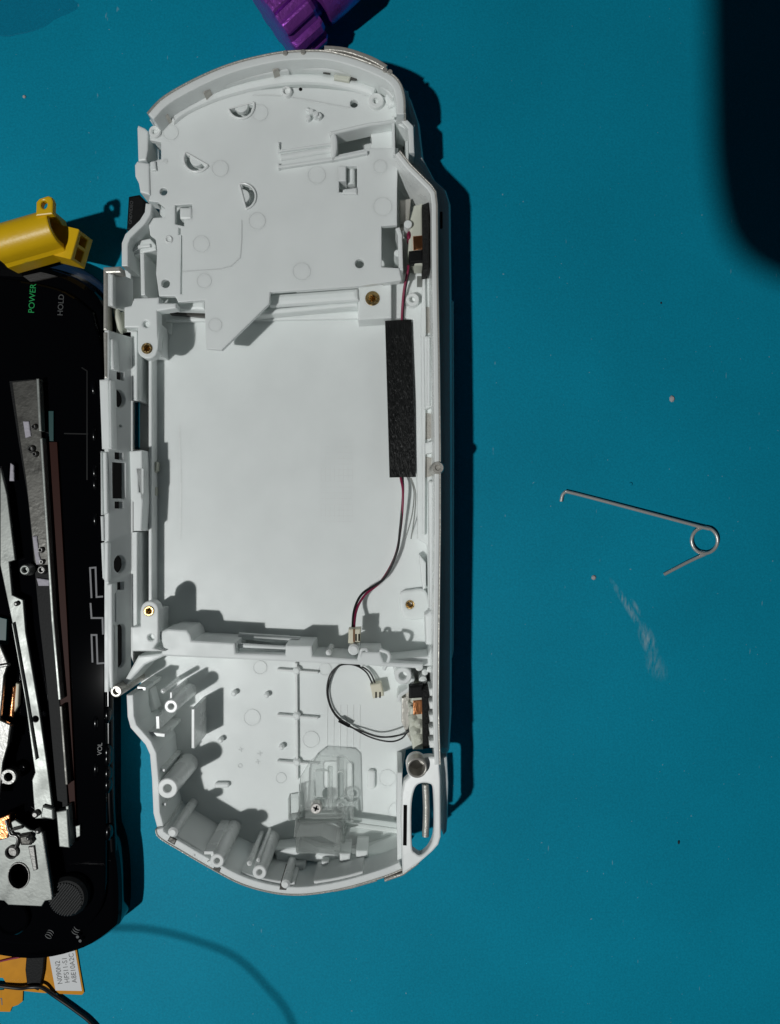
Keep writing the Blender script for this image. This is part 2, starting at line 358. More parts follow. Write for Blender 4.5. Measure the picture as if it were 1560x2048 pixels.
bot_in = smooth([(735, 1745), (690, 1757), (640, 1766), (590, 1769), (540, 1764), (480, 1748), (420, 1718), (365, 1685), (330, 1664)], n=4)
run('inner_lip', bot_in[1:10], 1.0, FL, 15.0, 'white', 0, bev=.3); run('inner_lip', bot_in[12:21], 1.0, FL, 15.0, 'white', 0, bev=.3); run('inner_lip', bot_in[22:31], 1.0, FL, 15.0, 'white', 0, bev=.3)
run('rim_wall', right_w, 0.95, 4.0, RIM, 'white_gloss', -1, bev=.25)
run('trim_strip', right_w, 0.35, 9.0, RIM + .1, 'trim', 1, zr=RIM)
run('rim_wall', bl_w, 1.4, FL, 14.8, 'white', -1, zr=15.5); run('rim_wall', tl_w, 1.3, FL, 13.5, 'white', -1)
run('rim_wall', [(808, 232), (827, 252), (829, 305)], 1.1, 6, 14.5, 'white', -1)
run('trim_strip', smooth([(648, 100), (690, 104), (740, 121), (770, 138)], n=4), 1.0, 13, RIM + .2, 'trim', 1)
run('trim_strip', [(664, 1788), (700, 1781), (752, 1766)], 0.8, 11, 15.0, 'trim', -1, zr=RIM)
run('trim_strip', [(768, 1760), (805, 1747), (836, 1724)], 0.5, 13, RIM - .5, 'trim', -1)
for x, y in ((606, 103), (770, 139), (780, 143), (570, 105)): disc('trim_catch', x, y, 5, 13, RIM + .3, 'trim', sh)
# raised upper plate with its openings
plate = [(323, 258), (332, 238), (372, 216), (430, 196), (500, 181), (570, 175), (640, 176), (700, 182), (748, 190), (790, 196), (801, 205), (801, 236), (740, 246), (735, 248), (672, 263), (672, 310), (738, 296), (796, 296),
         (794, 385), (794, 450), (763, 452), (763, 534), (798, 536), (803, 560), (716, 572), (540, 584), (538, 607), (443, 700), (412, 697), (409, 600), (356, 604), (350, 592), (318, 592), (312, 548), (314, 500), (311, 478), (300, 470), (296, 436), (330, 434), (330, 416), (316, 404), (297, 402), (300, 390), (300, 324), (322, 318), (322, 284), (300, 280), (299, 262)]
def dee(x, y, r, a, t0=0, t1=180, w=9):
    o = [(x + r * math.cos(math.radians(a + t)), y - r * math.sin(math.radians(a + t))) for t in range(t0, t1 + 1, 12)]
    i = [(x + (r - w) * math.cos(math.radians(a + t)), y - (r - w) * math.sin(math.radians(a + t))) for t in range(t1, t0 - 1, -12)]
    return o + i
holes = [circ(327, 383, 7.5), circ(708, 207, 8), circ(719, 527, 9), circ(331, 567, 8.5), circ(697, 0, 0.1, 3)][:4]
holes += [rect(678, 332, 714, 384), [(350, 410), (384, 408), (384, 437), (368, 440), (368, 452), (350, 448)],
          dee(482, 210, 24, -155, 0, 156, 10), dee(393, 317, 23, 160, 0, 156, 9), dee(485, 392, 24, -65, 0, 156, 10),
          [(361, 470), (364, 470), (364.5, 588), (361, 588)], [(357, 455), (361, 455), (361, 469), (357, 469)]]
prism('upper_plate', plate, PL - 1.3, PL, 'white', sh, holes=holes, bev=.12)
# shallow floors under the half-moon recesses and openings
prism('recess_floor', rect(455, 185, 512, 245), PL - 3.4, PL - 2.4, 'white', sh); prism('recess_floor', rect(368, 290, 420, 342), PL - 3.4, PL - 2.4, 'white', sh); prism('recess_floor', rect(458, 362, 514, 420), PL - 3.4, PL - 2.4, 'white', sh)
for x, y, a in ((482, 210, -165), (393, 317, 150), (485, 392, -75)):
    q = [(x + 26 * math.cos(math.radians(a + t)), y - 26 * math.sin(math.radians(a + t))) for t in range(0, 181, 12)]
    bar('half_moon_ridge', q, .38, PL - .2, PL + .45, 'white_gloss', sh, bev=.15); bar('half_moon_ridge', [q[-1], (x, y), q[0]], .34, PL - .2, PL + .3, 'white_gloss', sh, bev=.12)
for x, y, r in ((519, 225, 17), (341, 265, 16), (440, 337, 17), (633, 350, 18), (765, 413, 19), (514, 442, 17), (402, 488, 17), (603, 543, 18), (760, 333, 14), (408, 562, 15), (430, 650, 14)): ringmark(x, y, r, PL, sh)
# clip, channel and window details on the plate
prism('clip', rect(676, 331, 692, 362), PL - 4, PL + .1, 'white', sh); prism('clip', [(686, 378), (714, 374), (714, 388), (684, 388)], PL - 2, PL + .5, 'white', sh, bev=.3); tube('clip', [(703, 336, PL - 2.4), (703, 372, PL - 2.4)], .9, 'white', sh, sub=1)
prism('clip', rrect(359, 414, 384, 438, 4), PL - 2, PL + .3, 'white', sh, bev=.4)
prism('channel_wall', [(556, 300), (672, 283), (672, 287), (556, 304)], PL - .1, PL + .9, 'white', sh); prism('channel_wall', [(556, 330), (672, 312), (700, 306), (735, 300), (735, 306), (672, 319), (556, 336)], PL - .1, PL + 1.0, 'white', sh)
prism('channel_wall', [(658, 262), (735, 244), (795, 236), (795, 242), (738, 251), (660, 269)], PL - 3, PL + 1.6, 'white', sh, bev=.4)
tube('channel_rib', [(562, 316, PL - .1), (665, 299, PL - .1)], .75, 'white', sh, sub=1); tube('channel_rib', [(562, 308, PL - .2), (660, 291, PL - .2)], .5, 'white', sh, sub=1)
prism('channel_wall', rect(556, 283, 559, 296), PL - .1, PL + .8, 'white', sh); prism('channel_wall', rect(556, 326, 559, 338), PL - .1, PL + .8, 'white', sh)
prism('channel_end', smooth([(662, 266), (672, 268), (675, 290), (671, 312), (662, 316)], closed=True, n=4), PL - 1, PL + 1.3, 'white', sh, bev=.4)
prism('shelf', [(738, 252), (784, 246), (786, 296), (741, 300), (744, 280)], 6.0, 10.2, 'white', sh)
prism('upright', [(784, 232), (789, 231), (791, 310), (786, 310)], FL, 13.2, 'white', sh); prism('corner_brace', [(797, 232), (830, 250), (829, 268), (797, 250)], 6, 13.4, 'white', sh)
for a in ((0, 0), (16, 8), (-6, 12)): disc('clip_pin', 622 + a[0], 222 + a[1], 5, PL - .2, PL + 1.1, 'white', sh)
disc('clip_pin', 631, 227, 5.5, PL - .2, PL + 1.5, 'white', sh); bar('clip_arm', [(612, 215), (640, 236)], .6, PL - .1, PL + .7, 'white', sh)
boss(752, 200, 15, 6, FL, PL + 1.2, sh, depth=1.5); boss(573, 181, 10, 6, PL - 1, PL + 1.0, sh, depth=.6); boss(309, 262, 12, 5, FL, PL + .6, sh, depth=1.0); boss(337, 478, 8, 4, PL - 1, PL + .3, sh, depth=.8)
bar('seam_ridge', smooth([(505, 189), (560, 191), (620, 200), (690, 213), (700, 213)], n=4), .25, PL - .1, PL + .12, 'white', sh, bev=.05)
bar('seam_ridge', [(366, 543), (440, 538), (462, 532), (480, 515), (483, 480), (483, 440)], .25, PL - .1, PL + .1, 'white', sh, bev=.05)
disc('black_speck', 493, 151, 3, 13.0, 13.15, 'mark', sh); disc('pin_hole', 601, 178, 3.5, PL, PL + .1, 'mark', sh)
for x, y in ((655, 143), (708, 155)): prism('catch_window', [(x - 8, y - 5), (x + 8, y - 2), (x + 5, y + 5), (x - 9, y + 3)], 12.9, 13.2, 'dark_steel', sh, bev=.02)
prism('catch_clip', [(668, 148), (702, 152), (698, 163), (668, 158)], 12.5, 13.5, 'natural', sh, bev=.3)
prism('corner_block', [(772, 172), (796, 172), (801, 205), (778, 214), (770, 196)], 9, 12.8, 'white', sh, bev=.5)
# top-left side pieces
prism('side_flange', [(274, 256), (276, 250), (290, 256), (296, 262), (296, 300), (292, 320), (276, 322)], 5, 11.5, 'white', sh, bev=.3)
prism('side_flange', [(269, 330), (274, 322), (298, 326), (300, 390), (280, 384), (277, 366), (270, 352)], 5, 12.4, 'white', sh, bev=.3)
bar('side_post', [(306, 322), (308, 340)], .9, FL, 12.6, 'white', sh); prism('hook', [(298, 238), (316, 232), (324, 246), (312, 252)], 8, 13.0, 'white', sh, bev=.4)
disc('hook_pin', 326, 240, 7, 10, 13.2, 'white', sh); disc('slot_recess', 331, 322, 5, PL, PL + .05, 'white', sh)
# left-hand cavity with shelves
prism('ledge', [(262, 484), (300, 476), (312, 490), (312, 500), (290, 505), (266, 512)], FL, 10.0, 'white', sh, bev=.3)
bar('divider_rib', [(284, 505), (286, 590)], .9, FL, 11.0, 'white', sh); bar('divider_rib', [(258, 505), (280, 492), (300, 490)], .7, FL, 10.6, 'white', sh)
prism('sloped_shelf', [(235, 536), (284, 545), (284, 600), (236, 600)], 3, 6.5, 'white', sh, bev=.3)
# upper-left screw tongue
prism('screw_tongue', [(248, 614), (262, 611), (268, 596), (318, 594), (318, 606), (352, 606), (352, 616), (315, 622), (315, 700)] + [(295 + 20 * math.cos(math.radians(t)), 699 + 18 * math.sin(math.radians(t))) for t in range(0, 181, 15)] + [(275, 655), (248, 655)],
      10.5, 13.5, 'white', sh, holes=[circ(294, 697, 8), circ(292, 648, 6.5)], bev=.3)
prism('hole_floor', rect(282, 638, 302, 658), 10.6, 12.6, 'white', sh, bev=0); insert(294, 697, 11, 4.5, 13.5, sh)
prism('tongue_leg', [(277, 640), (312, 640), (312, 704), (277, 704)], FL, 10.4, 'white', sh)
# step between the plate and the disc bay
def step(name, pts, z0, z1, **k): return prism(name, pts, z0, z1, 'white', sh, **k)
step('bay_step', [(538, 588), (716, 575), (718, 600), (538, 612)], 6, 8.6, bev=.9)
step('bay_step', [(480, 622), (716, 602), (716, 612), (480, 634)], FL, 6.6, bev=.5)
step('bay_step', [(330, 626), (470, 632), (720, 620), (800, 616), (800, 634), (700, 638), (330, 644)], FL, 3.4, bev=.6)
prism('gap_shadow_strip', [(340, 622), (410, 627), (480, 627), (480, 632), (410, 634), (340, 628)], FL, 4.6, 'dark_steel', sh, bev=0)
step('bay_step', [(350, 604), (410, 600), (410, 620), (350, 618)], 5, 8.2, bev=.6); step('pocket', [(322, 630), (346, 626), (342, 668), (318, 664)], FL, 2.8, bev=.1)
step('insert_block', [(716, 572), (770, 566), (783, 566), (783, 636), (716, 640)], FL, 7.6, bev=.3, holes=[circ(745, 597, 9)]); insert(745, 597, 14.5, 5, 7.6, sh)
step('insert_web', [(783, 545), (812, 545), (812, 636), (783, 636)], FL, 5.0, bev=.3)
step('sub_shelf', [(763, 536), (800, 534), (800, 556), (766, 560)], 7, 11.4, bev=.6)
bar('open_slot_wall', [(795, 455), (800, 470), (802, 540)], .9, FL, 11.6, 'white', sh); disc('peg', 795, 506, 7, FL, 10.5, 'white', sh)
# left connector wall with its port openings
XW = -57.1
ports = [('o', 797, 12.3, 18, 1.6), ('r', 752, 12.0, 8, .9), ('o', 852, 12.0, 3, .35), ('r', 912, 12.4, 7, 1.0), ('r', 961, 12.4, 36, 1.7), ('r', 1010, 12.4, 7, 1.0), ('o', 1128, 12.2, 18, 1.5), ('r', 1172, 12.0, 8, .9), ('s', 1292, 12.0, 44, 1.3)]
def leanwall(z0, z1, y0, y1, X, hs=()):
    """wall leaning outwards towards its top, X is where its inner face meets the top"""
    o = vwall('connector_wall', X, z0, z1, y0, y1, .9, 'white', sh, holes=hs)
    h = (z1 - z0) * S
    for v in o.data.vertices: v.co.x += (h - v.co.z) * 0.43
    return o
leanwall(9.2, 15.0, 660, 1384, XW, ports); leanwall(9.2, 15.0, 540, 612, XW + .4)
prism('port_dark_sheet', rect(226, 664, 260, 1380), 7.4, 8.0, 'mark', sh, bev=.1)  # black sheet added behind the ports to stand for the dark inside them
for y0, y1 in ((662, 801), (1064, 1255)): prism('wall_ledge', rect(262, y0, 274, y1), 8.2, 9.3, 'white', sh, bev=.15)
vwall('inner_wall', -53.3, FL, 8.3, 662, 801, .8, 'white', sh); vwall('inner_wall', -53.3, FL, 8.3, 1064, 1255, .9, 'white', sh)
vwall('rail', -51.4, FL, 6.0, 662, 1250, .7, 'white', sh)
prism('latch_bar', [(259, 902), (284, 900), (286, 1000), (283, 1062), (266, 1062), (266, 1004), (261, 1000)], 4, 10.0, 'white', sh, bev=.3, holes=[[(276, 940), (284, 940), (284, 984), (278, 984)]])
tube('latch_spring', [(302, 894, 3.2), (297, 905, 3.6), (298, 950, 3.6), (300, 1000, 3.2)], .35, 'natural', sh); prism('latch_clip', [(302, 922), (314, 924), (313, 940), (304, 952), (302, 948)], FL, 4.2, 'natural', sh, bev=.3); prism('latch_clip', [(302, 974), (311, 974), (311, 990), (303, 996)], FL, 4.0, 'natural', sh, bev=.3)
prism('latch_clip', [(293, 900), (300, 890), (305, 900), (303, 918), (300, 998), (293, 998)], FL, 3.6, 'dark_steel', sh, bev=.3)
def lip(pts, z1=15.6, m='white'): return prism('port_lip', pts, z1 - 3, z1, m, sh, bev=.3)
lip([(206, 534), (240, 532), (242, 545), (214, 546), (214, 660), (206, 660)], 15.4, 'trim'); lip([(206, 664), (214, 664), (214, 756), (208, 756)], 15.3, 'trim')
lip([(220, 548), (226, 548), (226, 612), (219, 610)], 15.2); lip([(221, 678), (226, 678), (228, 738), (221, 738)], 15.2); lip([(198, 759), (217, 758), (220, 898), (203, 898)], 15.2); lip([(217, 760), (222, 760), (224, 898), (219, 898)], 15.6)
lip([(200, 902), (204, 902), (206, 1030), (201, 1030)], 15.0); lip([(205, 904), (213, 904), (215, 1026), (207, 1030)], 15.6); lip([(200, 1032), (207, 1032), (208, 1082), (202, 1082)], 15.4); lip([(201, 1086), (208, 1084), (210, 1164), (204, 1156)], 15.0); lip(rrect(208, 1084, 217, 1164, 3), 15.7)
lip([(213, 1168), (224, 1168), (224, 1200), (226, 1380), (219, 1376), (214, 1330)], 15.2, 'white'); prism('port_lip', rect(230, 1186, 233, 1244), 13.2, 13.6, 'white', sh, bev=.1); prism('port_lip', [(225, 1252), (229, 1250), (230, 1345), (226, 1345)], 13.8, 14.3, 'white', sh, bev=.1)
lathe('corner_post', 232, 1383, 15, [(1.3, FL), (1.2, 14.8), (1.0, 15.0), (.7, 15.0), (.6, 14.2), (0, 14.2)], 'trim', sh)
tube('switch_lever', [(232, 615, 12), (236, 635, 12.5), (240, 655, 12), (238, 672, 11)], .7, 'natural', sh); prism('switch_slot', [(228, 602), (240, 598), (244, 690), (234, 690)], 8.2, 8.8, 'black_matte', sh, bev=.1); prism('switch_body', [(230, 626), (245, 622), (246, 660), (231, 662)], 9, 11.6, 'natural', sh, bev=.4)
# lower-left screw tongue and the divider below the bay
prism('screw_tongue', [(280, 1222)] + [(299 + 18 * math.cos(math.radians(t)), 1220 - 18 * math.sin(math.radians(t))) for t in range(180, -1, -15)] + [(317, 1262), (316, 1284), (308, 1296), (330, 1303), (262, 1303), (262, 1254), (280, 1252)],
      10.8, 13.8, 'white', sh, holes=[circ(298, 1222, 7.5), circ(302, 1275, 6)], bev=.3)
prism('hole_floor', rect(292, 1266, 312, 1286), 10.9, 12.8, 'white', sh, bev=0); insert(298, 1222, 10.5, 4.2, 13.8, sh); prism('tongue_leg', [(284, 1222), (312, 1222), (312, 1296), (270, 1296)], FL, 10.7, 'white', sh)
div = [(318, 1264), (336, 1258), (374, 1260), (381, 1270), (384, 1281), (470, 1286), (472, 1306), (570, 1309), (571, 1290), (624, 1291), (626, 1312), (714, 1318), (718, 1304), (760, 1304), (768, 1324), (846, 1328), (846, 1338), (716, 1330), (500, 1320), (320, 1312), (326, 1296)]
prism('divider_wall', div, FL, 12.6, 'white', sh, bev=.4)
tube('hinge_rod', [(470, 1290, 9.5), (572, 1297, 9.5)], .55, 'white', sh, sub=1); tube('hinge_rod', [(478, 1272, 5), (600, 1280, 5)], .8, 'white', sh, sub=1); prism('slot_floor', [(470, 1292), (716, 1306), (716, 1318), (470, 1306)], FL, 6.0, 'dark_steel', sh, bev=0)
tube('hinge_rod', [(508, 1277, 6.4), (598, 1281, 6.4)], .5, 'white', sh, sub=1)
for x, y, r in ((657, 1306, 6), (707, 1300, 11)): disc('peg', x, y, r, 5, 12.0, 'white_gloss', sh, b=.4)
tube('wire_guide', [(724, 1332, 12), (722, 1304, 12.4), (728, 1298, 12.4), (734, 1302, 12), (733, 1330, 11)], .35, 'white', sh); tube('wire_guide', [(754, 1304, 12), (764, 1332, 12)], .35, 'white', sh, sub=1); tube('wire_guide', [(760, 1300, 12), (776, 1306, 12.4), (778, 1318, 12.4), (768, 1338, 11)], .4, 'white', sh)
prism('divider_wall', [(772, 1320), (856, 1312), (862, 1296), (866, 1290), (866, 1332), (772, 1334)], FL, 10, 'white', sh, bev=.4)
# right-hand ledge along the bay
prism('side_ledge', [(812, 545), (868, 545), (870, 900), (872, 1330), (858, 1330), (855, 1090), (836, 1078), (834, 960), (832, 800), (826, 640), (812, 636)], FL, 5.2, 'white', sh, bev=.3)
prism('side_rail', [(846, 545), (850, 545), (852, 640), (850, 1070), (846, 1070), (842, 640)], 5, 6.4, 'white', sh)
prism('side_rail', [(848, 672), (866, 670), (868, 812), (850, 818)], 5, 8.0, 'white', sh, bev=.4); prism('side_rail', [(850, 886), (868, 880), (868, 905), (850, 908)], 5, 8.0, 'white', sh, bev=.3); tube('side_rib', [(857, 676, 8.2), (857, 812, 8.2)], .35, 'white', sh, sub=1)
for y0, y1 in ((612, 668), (824, 880), (912, 956)): prism('pocket_floor', [(846, y0), (864, y0 + 4), (864, y1 - 4), (848, y1)], 5.1, 5.4, 'trim', sh, bev=.05)
prism('side_rail', [(857, 962), (870, 962), (870, 1230), (860, 1230)], 5, 9.0, 'white', sh, bev=.4); prism('side_rail', [(850, 1230), (868, 1216), (868, 1290), (852, 1290)], 5, 10.0, 'white', sh, bev=.5)
boss(825, 598, 13, 6, FL, 7.2, sh, depth=1.5); prism('window', rect(834, 552, 846, 574), 5.1, 5.35, 'dull_steel', sh, bev=.05)
lathe('silver_boss', 874, 937, 15, [(1.35, 9), (1.35, 16.8), (1.1, 17.6), (.6, 17.6), (.4, 17.2), (0, 17.2)], 'trim', sh)
prism('insert_pad', smooth([(800, 1188), (820, 1180), (852, 1182), (858, 1230), (826, 1240), (804, 1230)], closed=True, n=5), FL, 3.6, 'white', sh, bev=.5, holes=[circ(820, 1209, 7)]); insert(820, 1209, 9, 4.6, 3.4, sh)
prism('rib_stub', [(838, 1108), (852, 1126), (852, 1176), (846, 1180)], FL, 4.4, 'white', sh)
for k in range(5):
    y = 1378 + 26 * k; prism('spring_finger', [(858, y), (872, y - 2), (872, y + 15), (860, y + 15)], 9, 15.6, 'white_gloss', sh, bev=.5)
boss(806, 1352, 17, 8, FL, 10.5, sh, depth=2); bar('boss_wall', smooth([(826, 1358), (818, 1378), (800, 1392), (798, 1405)], n=4), .8, FL, 9, 'white', sh)
for x, y, r in ((838, 1336, 7), (850, 1346, 6), (860, 1340, 6), (846, 1362, 8)): disc('peg', x, y, r, FL, 9.5, 'white_gloss', sh, b=.5)
# lower compartment: screw bosses, ribs, pegs, moulded marks
for x, y, R, r, z in ((335, 1577, 20, 8, 16.2), (342, 1413, 13.5, 5.5, 15.0), (434, 1722, 14, 5.5, 17.0), (519, 1745, 14, 5.5, 17.0)): boss(x, y, R, r, FL, z, sh)
for x, y, r, z in ((388, 1711, 4.5, 16), (498, 1729, 5, 16), (516, 1722, 4, 16), (571, 1770, 9, 16.8), (345, 1666, 10, 16.6), (325, 1383, 5, 13)): disc('peg', x, y, r, FL, z, 'white_gloss', sh, b=.4)
def rib(pts, w, z1, z0=FL): return bar('rib', pts, w, z0, z1, 'white_gloss', sh, bev=.15)
rib([(315, 1432), (316, 1458)], .8, 13.0); rib([(295, 1467), (330, 1471)], .8, 13.0); rib([(342, 1384), (342, 1402)], .5, 13.4); rib([(386, 1418), (386, 1497)], .7, 11.5); rib([(408, 1706), (424, 1706), (426, 1716)], .7, 16.5); rib([(418, 1722), (422, 1730)], 1.0, 16.5); rib([(318, 1540), (330, 1541)], .6, 13.4); rib([(318, 1608), (332, 1609)], .6, 13.4); rib([(318, 1530), (319, 1625)], .6, 13.0); rib([(274, 1376), (292, 1378)], .8, 12)
prism('sloped_block', [(256, 1400), (300, 1378), (312, 1420), (270, 1440)], FL, 6, 'white', sh, bev=.4)
prism('rib', [(276, 1312), (330, 1306), (334, 1310), (290, 1330), (262, 1360), (246, 1380), (240, 1376)], FL, 12.0, 'white', sh, bev=.4)
for y in (1342, 1433, 1526): rib([(554, y - 2), (636, y + 4)], .5, 3.1); disc('rib_knob', 593, y, 8, FL, 3.35, 'white', sh, b=.4)
rib([(592, 1326), (593, 1430), (594, 1560)], .55, 3.0)
for x, y in ((467, 1388), (532, 1392), (440, 1482), (562, 1496)): disc('peg', x, y, 5.5, FL, 3.6, 'white', sh, b=.3)
prism('dash_mark', rrect(428, 1566, 458, 1577, 5), FL, 3.1, 'white', sh, bev=.4); prism('dash_mark', rrect(735, 1541, 750, 1580, 6), FL, 3.2, 'white', sh, bev=.4)
for x, y, r in ((504, 1435, 17), (622, 1479, 17), (775, 1556, 17), (562, 1556, 11), (520, 1335, 14), (793, 1622, 17), (650, 1338, 13)): ringmark(x, y, r, FL, sh, h=.12)
for k in range(6): rib([(655 + 13 * k, 1410), (654 + 13 * k, 1500)], .16, FL + .12)
for x, y, a, s in ((482, 1500, 0, 8), (520, 1508, 0, 9), (480, 1530, 0, 7), (516, 1525, 0, 9)): text('moulded_mark', 'o' if s < 8 else '+', x, y, FL, s + 12, 8, 'white', sh, thick=.06)
# bay floor: faint square grid and scuffs
for k in range(8): bar('moulded_grid_line', [(642 + 9 * k, 880), (642 + 9 * k, 1045)], .08, FL - .05, FL + .012, 'white_gloss', sh, bev=0)
for k in range(15): bar('moulded_grid_line', [(642, 882 + 11.5 * k), (706, 882 + 11.5 * k)], .08, FL - .05, FL + .010, 'white_gloss', sh, bev=0)
bar('floor_step', [(358, 850), (362, 960), (360, 1080)], .3, FL - .05, FL + .03, 'white_gloss', sh, bev=.01)
# strap corner, bright
strap = [(805, 1746), (803, 1700), (801, 1640), (803, 1590), (808, 1566), (818, 1556), (814, 1546), (812, 1532)] + [(834 + 21 * math.cos(math.radians(t)), 1533 - 21 * math.sin(math.radians(t))) for t in range(170, 30, -20)] + [(858, 1515), (878, 1515), (881, 1560), (881, 1668), (876, 1684), (864, 1698), (838, 1722)]
prism('strap_corner', strap, 14.0, RIM - .6, tilt=lambda x, y: .17 * (x - 5) - .08 * (y + 60), material='white_gloss', parent=sh, bev=.35, holes=[circ(834, 1534, 16), smooth([(838, 1570), (858, 1568), (866, 1582), (867, 1660), (858, 1690), (842, 1706), (830, 1702), (824, 1690), (823, 1620), (828, 1585)], closed=True, n=4)])
lathe('pivot_ring', 834, 1534, RIM, [(2.0, 15), (2.0, RIM + .5), (1.8, RIM + .6), (1.6, RIM + .5), (1.55, 13.6), (0, 13.6)], 'trim', sh)
prism('slot', [(807, 1612), (814, 1612), (813, 1690), (806, 1690)], RIM - 1.1, RIM - .5, 'mark', sh, bev=0, tilt=lambda x, y: .17 * (x - 5) - .08 * (y + 60))
tube('strap_bar', [(851, 1568, 12), (853, 1620, 12), (851, 1672, 12)], .75, 'trim', sh, sub=4)
bar('corner_wall', [(800, 1545), (798, 1640), (800, 1740)], 1.0, FL, 14.5, 'white', sh)
prism('bracket_block', [(548, 1700), (600, 1694), (640, 1706), (700, 1712), (698, 1722), (640, 1726), (590, 1720), (580, 1738), (556, 1735)], FL, 7.0, 'white', sh, bev=.5)
for x, y, w, h in ((690, 1716, 22, 18), (724, 1708, 24, 14), (650, 1730, 14, 14), (600, 1736, 20, 12)): prism('bracket_block', rect(x - w / 2, y - h / 2, x + w / 2, y + h / 2), FL, 9.0, 'white', sh, bev=.4)

# ------------------------------------------------------------------ loose parts inside the shell
cb = thing('clear_button_bracket', 'clear plastic trigger bracket with two slots and a screw inside the shell', 'bracket', (*U(650, 1600, 6), FL))
prism('bracket_plate', [(600, 1556), (618, 1526), (636, 1512), (692, 1516), (704, 1528), (707, 1646), (596, 1646)], 5.0, 6.4, 'frost', cb, bev=.35, holes=[rrect(628, 1544, 658, 1598, 5), rrect(675, 1546, 687, 1600, 5)])
prism('bracket_bar', [(655, 1536), (664, 1536), (664, 1620), (655, 1620)], 5.4, 7.0, 'frost', cb)
prism('bracket_block', [(590, 1642), (684, 1640), (688, 1690), (672, 1690), (640, 1676), (586, 1678)], FL + .1, 10.2, 'clear', cb, bev=.8)
tube('clear_barrel', [(672, 1671, 6.0), (740, 1680, 6.0), (798, 1688, 6.0)], 3.1, 'clear', cb, n=20, sub=2)
tube('clear_barrel', [(596, 1670, 6.4), (682, 1670, 6.4)], 3.6, 'clear', cb, n=20, sub=1)
boss(680, 1618, 14, 6, 6.4, 8.0, cb, name='clear_boss', material='clear', depth=1.5); prism('clear_tab', [(575, 1600), (596, 1596), (598, 1640), (576, 1644)], 5, 9, 'clear', cb, bev=.5)
sc_ = lathe('screw', 632, 1617, 8, [(1.25, 6.4), (1.25, 7.9), (1.0, 8.2), (.35, 8.2), (.3, 7.8), (0, 7.8)], 'spring_steel', cb)
for a in (0, 90):
    c, s = math.cos(math.radians(a + 20)), math.sin(math.radians(a + 20)); bar('cross_slot', [(632 - 6 * c, 1617 - 6 * s), (632 + 6 * c, 1617 + 6 * s)], .3, 8.15, 8.24, 'mark', sc_, bev=0)

def speaker(name, label, y0, y1, copper_y, dark, body_pts):
    s = thing(name, label, 'speaker', (*U(838, (y0 + y1) / 2, 8), 5.3 if y0 < 1000 else FL), 'speaker modules')
    prism('module_body', body_pts, 5.4 if y0 < 1000 else FL + .1, 11.0, 'natural', s, bev=.5)
    prism('foam_gasket', [(844, y0 + 6), (858, y0), (858, y1 - 2), (846, y1)], 6, 13.0, 'foam', s, bev=.5)
    prism('copper_contact', [(826, copper_y - 16), (846, copper_y - 18), (847, copper_y + 10), (827, copper_y + 12)], 10, 11.3, 'copper', s, bev=.15)
    prism('clip_band', [(818, dark - 11), (846, dark - 14), (848, dark + 12), (818, dark + 14)], 9, 11.5, 'black_matte', s, bev=.4)
    return s
s1 = speaker('speaker_module', 'small speaker with dull copper contact, black foam edge and crimson lead', 402, 538, 488, 512, [(820, 440), (828, 410), (846, 405), (846, 530), (830, 530), (816, 500)])
prism('side_shroud', [(798, 400), (822, 396), (818, 446), (800, 448)], 4, 8.0, 'trim', s1, bev=.3); disc('peg', 816, 448, 8, 6, 12, 'white', s1); disc('red_solder', 818, 468, 5, 8, 11.6, 'red_wire', s1, b=.6, sc=(.8, 1.6))
s2 = speaker('speaker_module', 'small speaker with bright copper contact and glue blobs, black leads attached', 1376, 1500, 1418, 1384, [(824, 1376), (846, 1378), (850, 1440), (846, 1500), (826, 1500), (818, 1460), (820, 1420)])
for x, y, r in ((826, 1440, 9), (838, 1450, 10), (830, 1465, 11), (840, 1480, 9), (822, 1414, 6)): disc('glue_blob', x, y, r, 8, 11.9, 'natural', s2, b=.8)
prism('side_shroud', [(804, 1380), (822, 1374), (822, 1485), (814, 1470), (803, 1445)], 4, 6.5, 'trim', s2, bev=.3)

# red and black lead with its white plug, under black tape
w1 = thing('speaker_lead', 'crimson and black twisted lead running under black tape to an ivory plug', 'cable', (*U(800, 900, 4), 2.0))
LR = [(817, 530, 9.8), (815, 545, 8.8), (808, 580, 7.2), (804, 630, 5.5), (803, 700, 4.8), (803, 800, 4.8), (802, 900, 4.8), (801, 950, 4.9), (806, 985, 5.6), (802, 1050, 4.6), (791, 1110, 4.2), (764, 1160, 4.0), (730, 1190, 4.6), (713, 1220, 6.0), (708, 1256, 8.2)]
LB = [(818, 530, 9.2), (816, 550, 8.2), (810, 582, 6.6), (806, 630, 5.4), (805, 700, 4.8), (805, 800, 4.8), (803, 900, 4.8), (805, 950, 4.9), (806, 990, 5.2), (800, 1060, 4.8), (793, 1106, 4.9), (768, 1157, 4.5), (726, 1186, 4.8), (709, 1218, 6.0), (705, 1256, 8.2)]
tube('red_wire', LR, .27, 'red_wire', w1); tube('black_wire', LB, .27, 'black_wire', w1)
pg = prism('plug', [(697, 1258), (722, 1257), (720, 1286), (696, 1287)], 7.4, 10.4, 'ivory', w1, bev=.3)
for x in (712, 718): prism('plug_slot', rect(x - 1.5, 1268, x + 1.5, 1282), 10.35, 10.45, 'mark', pg, bev=0)
prism('plug_groove', rect(706, 1258, 710, 1284), 10.35, 10.44, 'yellow_in', pg, bev=0)
w2 = thing('speaker_lead', 'thin black two-strand lead curled in a loop with a small ivory plug', 'cable', (*U(700, 1440, 3), 2.0))
LA = [(820, 1462, 10.6), (800, 1470, 7), (760, 1474, 4.2), (722, 1462, 3.4), (688, 1447, 3.2), (664, 1420, 3.0), (654, 1385, 3.2), (660, 1350, 3.4), (680, 1331, 3.6), (708, 1330, 3.6), (732, 1344, 3.6), (745, 1368, 4.0)]
